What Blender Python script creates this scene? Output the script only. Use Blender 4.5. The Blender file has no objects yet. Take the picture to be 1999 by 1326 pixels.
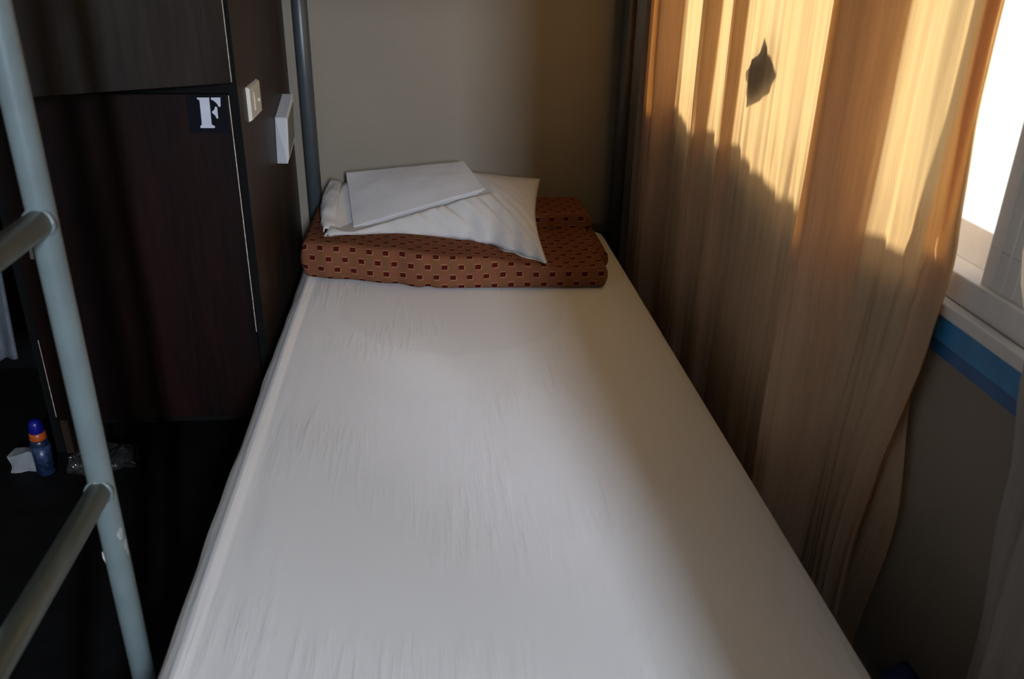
import bpy, bmesh, math, random
from mathutils import Vector, Matrix, noise
random.seed(7)
S = bpy.context.scene
COL = S.collection
PI = math.pi

# ------------------------------------------------------------------ camera
CZ = 1.3376
cd = bpy.data.cameras.new('camera')
cam = bpy.data.objects.new('camera', cd); COL.objects.link(cam)
Xc = (0.99552759, -0.02326319, 0.09156222)
Yc = (-0.09282367, -0.42108931, 0.90225692)
Dc = (-0.0175665, 0.9067208, 0.4213654)
m = Matrix(((Xc[0], -Xc[1], -Xc[2], 0.0),
            (Yc[0], -Yc[1], -Yc[2], 0.0),
            (-Dc[0], Dc[1], Dc[2], CZ),
            (0, 0, 0, 1)))
cam.matrix_world = m
cd.sensor_width = 36.0; cd.sensor_fit = 'HORIZONTAL'
cd.lens = 1667.0 / 1999.0 * 36.0
cd.clip_start = 0.02; cd.clip_end = 200
cd.dof.use_dof = True; cd.dof.focus_distance = 2.35; cd.dof.aperture_fstop = 6.3
S.camera = cam

# ------------------------------------------------------------------ world, sun, exposure
W = bpy.data.worlds.new('sky'); S.world = W; W.use_nodes = True
bg = W.node_tree.nodes['Background']
bg.inputs['Color'].default_value = (0.80, 0.90, 1.0, 1)
bg.inputs['Strength'].default_value = 0.7

SUN_AZ = math.radians(45)      # angle between the rays and the window wall
SUN_EL = math.radians(23)
sd = bpy.data.lights.new('sun', 'SUN'); sd.energy = 13.0; sd.angle = math.radians(7.0)
sd.color = (1.0, 0.98, 0.93)
sun = bpy.data.objects.new('sun', sd); COL.objects.link(sun)
travel = Vector((-math.sin(SUN_AZ) * math.cos(SUN_EL), math.cos(SUN_AZ) * math.cos(SUN_EL), -math.sin(SUN_EL)))
sun.rotation_euler = travel.to_track_quat('-Z', 'Y').to_euler()
sun.location = (5, -4, 4)

# area lamp added behind the camera, standing in for daylight
ld = bpy.data.lights.new('rear_daylight_standin', 'AREA'); ld.shape = 'RECTANGLE'
ld.size = 0.12; ld.size_y = 0.6; ld.energy = 142.0; ld.color = (0.74, 0.84, 1.0)
lo = bpy.data.objects.new('rear_daylight_standin', ld); COL.objects.link(lo)
lo.location = (0.485, -2.56, 1.95); lo.rotation_euler = Vector((-0.05, 1.0, -0.30)).to_track_quat('-Z', 'Y').to_euler()

# aimed lamp added inside the curtains for a soft streak on the bed
l2 = bpy.data.lights.new('added_streak_lamp', 'AREA'); l2.shape = 'RECTANGLE'
l2.size = 0.05; l2.size_y = 0.45; l2.energy = 0.14; l2.color = (0.72, 0.84, 1.0); l2.spread = math.radians(20)
lo2 = bpy.data.objects.new('added_streak_lamp', l2); COL.objects.link(lo2)
lo2.location = (0.625, 0.22, 1.30)
lo2.rotation_euler = (Vector((0.06, 1.42, 0.5)) - lo2.location).to_track_quat('-Z', 'Y').to_euler()

S.view_settings.view_transform = 'Standard'
S.view_settings.look = 'None'
S.view_settings.gamma = 1.0
S.view_settings.use_curve_mapping = False
S.view_settings.exposure = 0.0
S.cycles.use_denoising = True
S.cycles.max_bounces = 10
S.cycles.diffuse_bounces = 6
S.cycles.transparent_max_bounces = 12
S.cycles.sample_clamp_indirect = 4.0

# ------------------------------------------------------------------ material helpers
def newmat(name):
    mt = bpy.data.materials.new(name); mt.use_nodes = True
    nt = mt.node_tree
    return mt, nt, nt.nodes['Principled BSDF']
def N(nt, t, **kw):
    n = nt.nodes.new(t)
    for k, v in kw.items():
        if k in n.inputs.keys(): n.inputs[k].default_value = v
        else: setattr(n, k, v)
    return n
def ramp(nt, stops):
    r = nt.nodes.new('ShaderNodeValToRGB'); e = r.color_ramp.elements
    while len(e) < len(stops): e.new(0.5)
    for i, (p, c) in enumerate(stops): e[i].position = p; e[i].color = (*c, 1)
    return r
def coords(nt, kind='Object', scale=(1, 1, 1)):
    tc = nt.nodes.new('ShaderNodeTexCoord'); mp = nt.nodes.new('ShaderNodeMapping')
    mp.inputs['Scale'].default_value = scale
    nt.links.new(tc.outputs[kind], mp.inputs['Vector'])
    return mp
def simple(name, col, rough=0.6, metal=0.0, var=0.12, scale=30, bump=0.0, bscale=200, stretch=(1, 1, 1), spec=0.5, bdist=0.002):
    mt, nt, b = newmat(name)
    mp = coords(nt, scale=stretch)
    nz = N(nt, 'ShaderNodeTexNoise', Scale=scale, Detail=4.0)
    nt.links.new(mp.outputs[0], nz.inputs['Vector'])
    lo_ = tuple(c * (1 - var) for c in col); hi_ = tuple(min(1, c * (1 + var)) for c in col)
    r = ramp(nt, [(0.3, lo_), (0.7, hi_)])
    nt.links.new(nz.outputs['Fac'], r.inputs[0]); nt.links.new(r.outputs[0], b.inputs['Base Color'])
    b.inputs['Roughness'].default_value = rough; b.inputs['Metallic'].default_value = metal
    b.inputs['Specular IOR Level'].default_value = spec
    if bump:
        n2 = N(nt, 'ShaderNodeTexNoise', Scale=bscale, Detail=3.0)
        nt.links.new(mp.outputs[0], n2.inputs['Vector'])
        bp = N(nt, 'ShaderNodeBump', Strength=bump, Distance=bdist)
        nt.links.new(n2.outputs['Fac'], bp.inputs['Height']); nt.links.new(bp.outputs[0], b.inputs['Normal'])
    return mt

def wood(name, dark, light, rough=0.38, stretch=(30, 30, 1.6)):
    mt, nt, b = newmat(name)
    mp = coords(nt, scale=stretch)
    n1 = N(nt, 'ShaderNodeTexNoise', Scale=3.0, Detail=6.0, Roughness=0.65, Distortion=0.6)
    nt.links.new(mp.outputs[0], n1.inputs['Vector'])
    mp2 = coords(nt, scale=(6, 6, 0.9))
    n2 = N(nt, 'ShaderNodeTexNoise', Scale=1.6, Detail=3.0)
    nt.links.new(mp2.outputs[0], n2.inputs['Vector'])
    mx = N(nt, 'ShaderNodeMath', operation='MULTIPLY')
    nt.links.new(n1.outputs['Fac'], mx.inputs[0]); nt.links.new(n2.outputs['Fac'], mx.inputs[1])
    r = ramp(nt, [(0.12, dark), (0.45, light)])
    nt.links.new(mx.outputs[0], r.inputs[0]); nt.links.new(r.outputs[0], b.inputs['Base Color'])
    b.inputs['Roughness'].default_value = rough; b.inputs['Specular IOR Level'].default_value = 0.15
    bp = N(nt, 'ShaderNodeBump', Strength=0.15, Distance=0.001)
    nt.links.new(n1.outputs['Fac'], bp.inputs['Height']); nt.links.new(bp.outputs[0], b.inputs['Normal'])
    return mt

M = {}
M['wall'] = simple('wall_paint', (0.245, 0.21, 0.16), 0.75, var=0.04, scale=4, bump=0.25, bscale=60)
M['wall_right'] = simple('window_wall_paint', (0.27, 0.235, 0.20), 0.8, var=0.05, scale=4, bump=0.25, bscale=60)
M['ceiling'] = simple('ceiling_paint', (0.5, 0.48, 0.44), 0.85, var=0.03)
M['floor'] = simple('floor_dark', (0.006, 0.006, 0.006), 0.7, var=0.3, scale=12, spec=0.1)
M['ground'] = simple('pale_concrete', (0.75, 0.74, 0.72), 0.9, var=0.06, scale=3)
M['white_frame'] = simple('white_window_plastic', (0.80, 0.81, 0.84), 0.35, var=0.03)
M['blue'] = simple('blue_paint', (0.020, 0.24, 0.56), 0.45, var=0.12, scale=18)
M['steel'] = simple('grey_post_enamel', (0.055, 0.065, 0.072), 0.35, var=0.08, scale=20)
M['door_low'] = wood('brown_laminate_shaded', (0.0015, 0.0005, 0.0004), (0.016, 0.0030, 0.0022), 0.55)  # lower door reflects less light; that darkness is put into the colour
M['door_up'] = wood('brown_laminate_lit', (0.010, 0.008, 0.007), (0.030, 0.023, 0.020), 0.42)  # window light on the ajar door, put into a paler colour
M['panel'] = wood('panel_laminate', (0.022, 0.014, 0.010), (0.060, 0.038, 0.026), 0.45)  # side panel's stronger light put into a lighter wood tone
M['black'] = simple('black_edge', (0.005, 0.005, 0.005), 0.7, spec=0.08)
M['edge'] = simple('worn_pale_edge', (0.55, 0.5, 0.42), 0.7, var=0.4, scale=120)
M['plastic'] = simple('white_switch_plastic', (0.66, 0.66, 0.60), 0.35, var=0.03)
M['plastic2'] = simple('white_box_plastic', (0.68, 0.69, 0.70), 0.4, var=0.03)
M['screen'] = simple('dark_grille', (0.16, 0.17, 0.14), 0.35, var=0.1)
M['sticker'] = simple('black_sticker', (0.002, 0.003, 0.006), 0.6, spec=0.1)
M['letter'] = simple('silver_letter', (0.52, 0.55, 0.62), 0.4, var=0.04)
M['mattress'] = simple('ticking', (0.34, 0.33, 0.30), 0.9, var=0.3, scale=60)
M['chrome'] = simple('dull_metal', (0.35, 0.35, 0.34), 0.3, metal=0.9)
M['bottle_body'] = simple('navy_can', (0.012, 0.022, 0.055), 0.3, var=0.5, scale=40)
M['bottle_cap'] = simple('blue_cap', (0.006, 0.008, 0.17), 0.3)
M['bottle_band'] = simple('orange_collar', (0.42, 0.08, 0.015), 0.3)
M['label'] = simple('printed_can_label', (0.022, 0.04, 0.095), 0.35, var=0.8, scale=70)
M['paper'] = simple('crumpled_paper', (0.22, 0.23, 0.24), 0.8, var=0.1)
M['towel'] = simple('grey_blue_towel', (0.09, 0.105, 0.125), 0.95, var=0.2, scale=40, bump=0.5, bscale=300)
M['shadow_plate'] = simple('dark_shadow_plate', (0.02, 0.018, 0.018), 0.7)
M['blue_cloth'] = simple('navy_cloth', (0.012, 0.025, 0.12), 0.8)

# ladder paint: grey-green enamel with worn primer patches
mt, nt, b = newmat('ladder_enamel'); M['ladder'] = mt
mp = coords(nt, scale=(1, 1, 1))
nz = N(nt, 'ShaderNodeTexNoise', Scale=26.0, Detail=5.0)
nt.links.new(mp.outputs[0], nz.inputs['Vector'])
r = ramp(nt, [(0.3, (0.12, 0.155, 0.158)), (0.7, (0.14, 0.18, 0.182))])
nt.links.new(nz.outputs['Fac'], r.inputs[0])
n2 = N(nt, 'ShaderNodeTexNoise', Scale=55.0, Detail=3.0)
nt.links.new(mp.outputs[0], n2.inputs['Vector'])
sp = N(nt, 'ShaderNodeMath', operation='GREATER_THAN'); sp.inputs[1].default_value = 0.735
nt.links.new(n2.outputs['Fac'], sp.inputs[0])
mx = N(nt, 'ShaderNodeMix', data_type='RGBA'); nt.links.new(sp.outputs[0], mx.inputs[0])
nt.links.new(r.outputs[0], mx.inputs[6]); mx.inputs[7].default_value = (0.05, 0.045, 0.04, 1)
nt.links.new(mx.outputs[2], b.inputs['Base Color']); b.inputs['Roughness'].default_value = 0.38
M['worn'] = simple('worn_primer', (0.27, 0.28, 0.265), 0.6, var=0.35, scale=150)

# sheet: white cotton, fine weave, long faint wrinkles and a faint darker patch
mt, nt, b = newmat('white_sheet_cotton'); M['sheet'] = mt
mp = coords(nt, scale=(1, 1, 1))
sepx = N(nt, 'ShaderNodeSeparateXYZ'); nt.links.new(mp.outputs[0], sepx.inputs[0])
# darker patch outline: region y > 1.70 + wobble, fading with x
wb = N(nt, 'ShaderNodeTexNoise', Scale=5.0, Detail=3.0); nt.links.new(mp.outputs[0], wb.inputs['Vector'])
d = N(nt, 'ShaderNodeVectorMath', operation='DISTANCE')
sub = N(nt, 'ShaderNodeMapping'); sub.inputs['Scale'].default_value = (1.0, 0.9, 0.0)
nt.links.new(mp.outputs[0], sub.inputs['Vector']); nt.links.new(sub.outputs[0], d.inputs[0]); d.inputs[1].default_value = (0.06, 1.83, 0)
ad = N(nt, 'ShaderNodeMath', operation='MULTIPLY_ADD'); nt.links.new(wb.outputs['Fac'], ad.inputs[0]); ad.inputs[1].default_value = 0.10; nt.links.new(d.outputs['Value'], ad.inputs[2])
st = ramp(nt, [(0.330, (0.735, 0.73, 0.725)), (0.338, (0.765, 0.765, 0.765))])
nt.links.new(ad.outputs[0], st.inputs[0])
nt.links.new(st.outputs[0], b.inputs['Base Color'])
b.inputs['Roughness'].default_value = 0.9; b.inputs['Specular IOR Level'].default_value = 0.15
b.inputs['Sheen Weight'].default_value = 0.1
m1 = coords(nt, scale=(1, 0.09, 1)); w1 = N(nt, 'ShaderNodeTexNoise', Scale=70.0, Detail=3.0, Distortion=0.4); nt.links.new(m1.outputs[0], w1.inputs['Vector'])
w1r = ramp(nt, [(0.45, (0, 0, 0)), (0.75, (1, 1, 1))]); nt.links.new(w1.outputs['Fac'], w1r.inputs[0])
m2 = coords(nt, scale=(1, 1, 1)); w2 = N(nt, 'ShaderNodeTexNoise', Scale=4.0, Detail=2.0); nt.links.new(m2.outputs[0], w2.inputs['Vector'])
w2r = ramp(nt, [(0.45, (0, 0, 0)), (0.62, (1, 1, 1))]); nt.links.new(w2.outputs['Fac'], w2r.inputs[0])
mul = N(nt, 'ShaderNodeMath', operation='MULTIPLY'); nt.links.new(w1r.outputs[0], mul.inputs[0]); nt.links.new(w2r.outputs[0], mul.inputs[1])
m3 = coords(nt, scale=(1, 1, 1)); w3 = N(nt, 'ShaderNodeTexNoise', Scale=500.0, Detail=1.0); nt.links.new(m3.outputs[0], w3.inputs['Vector'])
b1 = N(nt, 'ShaderNodeBump', Strength=0.45, Distance=0.0035); nt.links.new(mul.outputs[0], b1.inputs['Height'])
b2 = N(nt, 'ShaderNodeBump', Strength=0.15, Distance=0.001); nt.links.new(w3.outputs['Fac'], b2.inputs['Height'])
nt.links.new(b1.outputs[0], b2.inputs['Normal']); nt.links.new(b2.outputs[0], b.inputs['Normal'])

M['pillow'] = simple('white_pillowcase', (0.54, 0.525, 0.51), 0.9, var=0.03, scale=8, bump=0.9, bscale=16, stretch=(1.3, 0.8, 1.5), spec=0.15, bdist=0.006)
M['towel_white'] = simple('white_folded_linen', (0.56, 0.555, 0.565), 0.92, var=0.04, scale=10, bump=0.7, bscale=14, spec=0.15, bdist=0.005)

# curtain: translucent slubbed cloth
def curtain_mat(name, dcol, tcol, fac):
    mt = bpy.data.materials.new(name); mt.use_nodes = True; nt = mt.node_tree
    nt.nodes.clear()
    out = nt.nodes.new('ShaderNodeOutputMaterial')
    mp = coords(nt, kind='UV', scale=(1, 0.03, 1))
    n1 = N(nt, 'ShaderNodeTexNoise', Scale=260.0, Detail=3.0); nt.links.new(mp.outputs[0], n1.inputs['Vector'])
    mp2 = coords(nt, kind='UV', scale=(1, 0.02, 1))
    n2 = N(nt, 'ShaderNodeTexNoise', Scale=38.0, Detail=3.0); nt.links.new(mp2.outputs[0], n2.inputs['Vector'])
    a = N(nt, 'ShaderNodeMath', operation='MULTIPLY_ADD'); nt.links.new(n1.outputs['Fac'], a.inputs[0]); a.inputs[1].default_value = 0.5
    m_ = N(nt, 'ShaderNodeMath', operation='MULTIPLY'); nt.links.new(n2.outputs['Fac'], m_.inputs[0]); m_.inputs[1].default_value = 0.5
    nt.links.new(m_.outputs[0], a.inputs[2])
    r1 = ramp(nt, [(0.35, tuple(c * 0.80 for c in dcol)), (0.62, dcol)])
    r2 = ramp(nt, [(0.35, (tcol[0] * 0.90, tcol[1] * 0.82, tcol[2] * 0.72)), (0.62, tcol)])
    nt.links.new(a.outputs[0], r1.inputs[0]); nt.links.new(a.outputs[0], r2.inputs[0])
    di = nt.nodes.new('ShaderNodeBsdfDiffuse'); tr = nt.nodes.new('ShaderNodeBsdfTranslucent')
    nt.links.new(r1.outputs[0], di.inputs[0]); nt.links.new(r2.outputs[0], tr.inputs[0])
    bp = N(nt, 'ShaderNodeBump', Strength=0.3, Distance=0.0015); nt.links.new(a.outputs[0], bp.inputs['Height'])
    nt.links.new(bp.outputs[0], di.inputs['Normal'])
    mx = nt.nodes.new('ShaderNodeMixShader'); mx.inputs[0].default_value = fac
    nt.links.new(di.outputs[0], mx.inputs[1]); nt.links.new(tr.outputs[0], mx.inputs[2])
    nt.links.new(mx.outputs[0], out.inputs[0])
    return mt
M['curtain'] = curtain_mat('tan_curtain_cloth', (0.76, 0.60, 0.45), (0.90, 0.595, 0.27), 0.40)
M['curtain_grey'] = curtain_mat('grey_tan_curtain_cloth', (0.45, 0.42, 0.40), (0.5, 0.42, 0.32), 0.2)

# glass: thin, clear, lets light through
mt = bpy.data.materials.new('window_glass'); mt.use_nodes = True; nt = mt.node_tree; nt.nodes.clear()
out = nt.nodes.new('ShaderNodeOutputMaterial'); tr = nt.nodes.new('ShaderNodeBsdfTransparent'); gl = nt.nodes.new('ShaderNodeBsdfGlossy')
gl.inputs['Roughness'].default_value = 0.03; tr.inputs[0].default_value = (0.94, 0.95, 0.95, 1)
lwf = nt.nodes.new('ShaderNodeLayerWeight'); lwf.inputs['Blend'].default_value = 0.5
lp = N(nt, 'ShaderNodeMath', operation='POWER'); nt.links.new(lwf.outputs['Facing'], lp.inputs[0]); lp.inputs[1].default_value = 5.0
lw = N(nt, 'ShaderNodeMath', operation='MULTIPLY_ADD'); nt.links.new(lp.outputs[0], lw.inputs[0]); lw.inputs[1].default_value = 0.5; lw.inputs[2].default_value = 0.03
mx = nt.nodes.new('ShaderNodeMixShader'); nt.links.new(lw.outputs[0], mx.inputs[0]); nt.links.new(tr.outputs[0], mx.inputs[1]); nt.links.new(gl.outputs[0], mx.inputs[2])
nt.links.new(mx.outputs[0], out.inputs[0]); M['glass'] = mt
# clear plastic wrap
mt, nt, b = newmat('clear_wrap'); M['wrap'] = mt
b.inputs['Base Color'].default_value = (0.05, 0.05, 0.05, 1); b.inputs['Roughness'].default_value = 0.08; b.inputs['Coat Weight'].default_value = 1.0
b.inputs['Metallic'].default_value = 0.4
vz = N(nt, 'ShaderNodeTexVoronoi', Scale=60.0); mpw = coords(nt); nt.links.new(mpw.outputs[0], vz.inputs['Vector'])
bw = N(nt, 'ShaderNodeBump', Strength=0.8, Distance=0.01); nt.links.new(vz.outputs['Distance'], bw.inputs['Height']); nt.links.new(bw.outputs[0], b.inputs['Normal'])

# blanket: woven rust cloth with staggered little squares, drawn from the cloth's own UV (metres)
mt, nt, b = newmat('patterned_blanket_cloth'); M['blanket'] = mt
tc = nt.nodes.new('ShaderNodeTexCoord'); sx = nt.nodes.new('ShaderNodeSeparateXYZ'); nt.links.new(tc.outputs['UV'], sx.inputs[0])
def Mth(op, a=None, b_=None, c=None):
    n = nt.nodes.new('ShaderNodeMath'); n.operation = op
    for i, v in enumerate((a, b_, c)):
        if v is None: continue
        if isinstance(v, (int, float)): n.inputs[i].default_value = v
        else: nt.links.new(v, n.inputs[i])
    return n.outputs[0]
PX, PY = 0.0437, 0.0285
vrow = Mth('DIVIDE', sx.outputs['Y'], PY); row = Mth('FLOOR', vrow)
off = Mth('MULTIPLY', Mth('MODULO', row, 2.0), 0.5)
off = Mth('ABSOLUTE', off)
ucol = Mth('ADD', Mth('DIVIDE', sx.outputs['X'], PX), off)
fu = Mth('SUBTRACT', Mth('FRACT', ucol), 0.5); fv = Mth('SUBTRACT', Mth('FRACT', vrow), 0.5)
du = Mth('MULTIPLY', fu, PX); dv = Mth('MULTIPLY', fv, PY)
def box(uc, vc, hw, hh):
    return Mth('MULTIPLY', Mth('LESS_THAN', Mth('ABSOLUTE', Mth('SUBTRACT', du, uc)), hw), Mth('LESS_THAN', Mth('ABSOLUTE', Mth('SUBTRACT', dv, vc)), hh))
sq = box(0, 0, 0.0074, 0.0062)
ln1 = box(-0.001, 0.0075, 0.0078, 0.0010); ln2 = box(0.001, -0.0075, 0.0078, 0.0010); ln3 = box(0.0084, -0.002, 0.0008, 0.006)
nzb = N(nt, 'ShaderNodeTexNoise', Scale=350.0, Detail=2.0); nt.links.new(tc.outputs['UV'], nzb.inputs['Vector'])
band = Mth('FRACT', Mth('DIVIDE', sx.outputs['X'], PX / 1.0))
bandr = ramp(nt, [(0.0, (0.21, 0.075, 0.040)), (0.5, (0.165, 0.078, 0.034)), (1.0, (0.21, 0.075, 0.040))])
nt.links.new(band, bandr.inputs[0])
def mixc(fac, a, col):
    n = nt.nodes.new('ShaderNodeMix'); n.data_type = 'RGBA'; nt.links.new(fac, n.inputs[0]); nt.links.new(a, n.inputs[6])
    if isinstance(col, tuple): n.inputs[7].default_value = (*col, 1)
    else: nt.links.new(col, n.inputs[7])
    return n.outputs[2]
c = mixc(Mth('MULTIPLY', nzb.outputs['Fac'], 0.45), bandr.outputs[0], (0.12, 0.038, 0.02))
c = mixc(Mth('MAXIMUM', Mth('MAXIMUM', ln1, ln2), ln3), c, (0.34, 0.16, 0.085))
c = mixc(sq, c, (0.060, 0.006, 0.004))
nt.links.new(c, b.inputs['Base Color']); b.inputs['Roughness'].default_value = 0.95; b.inputs['Specular IOR Level'].default_value = 0.1
bb = N(nt, 'ShaderNodeBump', Strength=0.4, Distance=0.001); nt.links.new(nzb.outputs['Fac'], bb.inputs['Height']); nt.links.new(bb.outputs[0], b.inputs['Normal'])

# ------------------------------------------------------------------ mesh helpers
def link(name, bm, mat, parent=None, smooth=False, bevel=0.0, segs=2):
    me = bpy.data.meshes.new(name)
    bmesh.ops.recalc_face_normals(bm, faces=bm.faces)
    bm.to_mesh(me); bm.free()
    o = bpy.data.objects.new(name, me); COL.objects.link(o)
    me.materials.append(mat)
    if smooth:
        for p in me.polygons: p.use_smooth = True
    if parent is not None: o.parent = parent
    if bevel:
        md = o.modifiers.new('bevel', 'BEVEL'); md.width = bevel; md.segments = segs; md.limit_method = 'ANGLE'
    return o
def tag(o, label, cat, group=None, kind=None):
    o['label'] = label; o['category'] = cat
    if group: o['group'] = group
    if kind: o['kind'] = kind
    return o
def struct(name, bm, mat, label, cat='setting', **kw):
    o = link(name, bm, mat, **kw); o['kind'] = 'structure'; o['label'] = label; o['category'] = cat
    return o
def thing(name, label, cat, loc=(0, 0, 0), group=None):
    o = bpy.data.objects.new(name, None); COL.objects.link(o); o.location = loc; o.empty_display_size = 0.05
    tag(o, label, cat, group); PARENT_LOC[o.name] = Vector(loc)
    return o
PARENT_LOC = {}
def part(name, bm, mat, parent, **kw):
    # geometry is written in world coordinates: shift it into its parent's frame
    loc = PARENT_LOC.get(parent.name, Vector((0, 0, 0)))
    bmesh.ops.translate(bm, verts=bm.verts, vec=-loc)
    o = link(name, bm, mat, parent, **kw)
    return o
def sub(name, bm, mat, parent, **kw):
    p = parent
    loc = Vector((0, 0, 0))
    while p is not None:
        loc += PARENT_LOC.get(p.name, Vector((0, 0, 0))); p = p.parent
    bmesh.ops.translate(bm, verts=bm.verts, vec=-loc)
    return link(name, bm, mat, parent, **kw)
def box_bm(x0, x1, y0, y1, z0, z1, bm=None):
    bm = bm or bmesh.new()
    vs = [bm.verts.new(p) for p in ((x0, y0, z0), (x1, y0, z0), (x1, y1, z0), (x0, y1, z0), (x0, y0, z1), (x1, y0, z1), (x1, y1, z1), (x0, y1, z1))]
    for f in ((0, 3, 2, 1), (4, 5, 6, 7), (0, 1, 5, 4), (1, 2, 6, 5), (2, 3, 7, 6), (3, 0, 4, 7)): bm.faces.new([vs[i] for i in f])
    return bm
def hexa(pts):
    bm = bmesh.new(); vs = [bm.verts.new(p) for p in pts]
    for f in ((0, 3, 2, 1), (4, 5, 6, 7), (0, 1, 5, 4), (1, 2, 6, 5), (2, 3, 7, 6), (3, 0, 4, 7)): bm.faces.new([vs[i] for i in f])
    return bm
def tube(pts, r, n=20, bm=None, cap=True):
    bm = bm or bmesh.new(); rings = []
    pts = [Vector(p) for p in pts]
    for i, p in enumerate(pts):
        t = (pts[min(i + 1, len(pts) - 1)] - pts[max(i - 1, 0)]).normalized()
        a = t.orthogonal().normalized() if i == 0 else (a - a.dot(t) * t).normalized()
        bb_ = t.cross(a)
        rr = r[i] if isinstance(r, (list, tuple)) else r
        rings.append([bm.verts.new(p + rr * (math.cos(2 * PI * k / n) * a + math.sin(2 * PI * k / n) * bb_)) for k in range(n)])
    for i in range(len(rings) - 1):
        for k in range(n): bm.faces.new((rings[i][k], rings[i][(k + 1) % n], rings[i + 1][(k + 1) % n], rings[i + 1][k]))
    if cap: bm.faces.new(rings[0][::-1]); bm.faces.new(rings[-1])
    return bm
def lathe(cx, cy, prof, n=32, bm=None):
    return tube([(cx, cy, z) for _, z in prof], [max(r, 1e-4) for r, _ in prof], n, bm)
def plate(poly, y0, y1):
    # polygon in x,z extruded along y
    bm = bmesh.new()
    a = [bm.verts.new((x, y0, z)) for x, z in poly]; b_ = [bm.verts.new((x, y1, z)) for x, z in poly]
    bm.faces.new(a); bm.faces.new(b_[::-1])
    for i in range(len(poly)): j = (i + 1) % len(poly); bm.faces.new((a[i], b_[i], b_[j], a[j]))
    return bm
def grid(nu, nv, fn, uvfn=None, closed_u=False):
    bm = bmesh.new(); V = [[bm.verts.new(fn(i / (nu - (0 if closed_u else 1)), j / (nv - 1))) for j in range(nv)] for i in range(nu)]
    uvl = bm.loops.layers.uv.new('UVMap') if uvfn else None
    for i in range(nu if closed_u else nu - 1):
        for j in range(nv - 1):
            i2 = (i + 1) % nu
            f = bm.faces.new((V[i][j], V[i2][j], V[i2][j + 1], V[i][j + 1]))
            if uvl:
                for lp, (a, b_) in zip(f.loops, ((i, j), (i + 1, j), (i + 1, j + 1), (i, j + 1))): lp[uvl].uv = uvfn(a / (nu - (0 if closed_u else 1)), b_ / (nv - 1))
    return bm
def sstep(a, b_, x):
    t = min(1, max(0, (x - a) / (b_ - a))); return t * t * (3 - 2 * t)
def nz3(x, y, z, s=1.0): return noise.noise(Vector((x * s, y * s, z * s)))

# ------------------------------------------------------------------ setting
BACK_Y, RIGHT_X, LEFT_X, REAR_Y, TOP = 2.74, 0.74, -1.95, -2.5, 2.5
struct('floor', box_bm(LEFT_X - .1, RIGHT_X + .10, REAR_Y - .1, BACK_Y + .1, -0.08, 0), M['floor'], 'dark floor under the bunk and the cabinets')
struct('ceiling', box_bm(LEFT_X - .1, RIGHT_X + .10, REAR_Y - .1, BACK_Y + .1, TOP, TOP + .08), M['ceiling'], 'plain ceiling above the bunk')
struct('wall_back', box_bm(LEFT_X - .1, RIGHT_X + .10, BACK_Y, BACK_Y + .1, 0, TOP), M['wall'], 'plain beige wall behind the head of the bed')
struct('wall_left', box_bm(LEFT_X - .1, LEFT_X, REAR_Y, BACK_Y, 0, TOP), M['wall'], 'beige wall behind the cabinets')
# right wall around the window opening
WY0, WY1, WZ0, WZ1 = -0.35, 2.56, 0.877, 2.12
bm = box_bm(RIGHT_X, RIGHT_X + .10, REAR_Y, BACK_Y, 0, WZ0)
box_bm(RIGHT_X, RIGHT_X + .10, REAR_Y, BACK_Y, WZ1, TOP, bm)
box_bm(RIGHT_X, RIGHT_X + .10, WY1, BACK_Y, WZ0, WZ1, bm)
box_bm(RIGHT_X, RIGHT_X + .10, REAR_Y, WY0, WZ0, WZ1, bm)
struct('wall_right', bm, M['wall_right'], 'grey-brown wall below the window')
# unseen rear wall, its opening added around the rear area lamp
bm = box_bm(LEFT_X, 0.33, REAR_Y - .1, REAR_Y, 0, TOP)
box_bm(0.67, RIGHT_X, REAR_Y - .1, REAR_Y, 0, TOP, bm)
box_bm(0.33, 0.67, REAR_Y - .1, REAR_Y, 0, 1.0, bm); box_bm(0.33, 0.67, REAR_Y - .1, REAR_Y, 2.2, TOP, bm)
struct('wall_rear', bm, M['wall'], 'rear wall with a narrow opening added for the rear lamp')
# blue painted sill strip on the wall, with a darker blue band below
o = struct('trim_1', box_bm(RIGHT_X - .006, RIGHT_X, WY0 - .1, BACK_Y - .001, 0.822, 0.860), M['blue'], 'blue painted strip running along the wall under the window', bevel=.001)
M['blue_dark'] = simple('darker_blue', (0.010, 0.12, 0.34), 0.45, var=0.12, scale=18)
struct('trim_2', box_bm(RIGHT_X - .003, RIGHT_X, WY0 - .1, BACK_Y - .001, 0.800, 0.822), M['blue_dark'], 'darker blue lower band under the light blue strip')
struct('ground', box_bm(RIGHT_X + .10, 400, -300, 400, -0.6, -0.5), M['ground'], 'sunlit pale ground outside the window')

# window: outer frame, two sliding sashes
win = thing('window_1', 'white framed sliding window, mostly hidden behind the tan curtain', 'window', (RIGHT_X + .05, 1.0, WZ0)); win['kind'] = 'structure'
bm = box_bm(RIGHT_X - .012, RIGHT_X + .10, WY0, WY1, WZ0 - .016, WZ0 + .004)
part('window_sill', bm, M['white_frame'], win, bevel=.003)
bm = box_bm(RIGHT_X + .004, RIGHT_X + .10, WY0, WY1, WZ0 + .006, WZ0 + .046)
part('bottom_track', bm, M['white_frame'], win, bevel=.002)
bm = box_bm(RIGHT_X + .004, RIGHT_X + .10, WY0, WY1, WZ1 - .05, WZ1); part('top_track', bm, M['white_frame'], win, bevel=.002)
for (a, b_) in ((WY0, WY0 + .05), (WY1 - .05, WY1)):
    part('side_jamb', box_bm(RIGHT_X + .004, RIGHT_X + .10, a, b_, WZ0 + .046, WZ1 - .05), M['white_frame'], win, bevel=.002)
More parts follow.
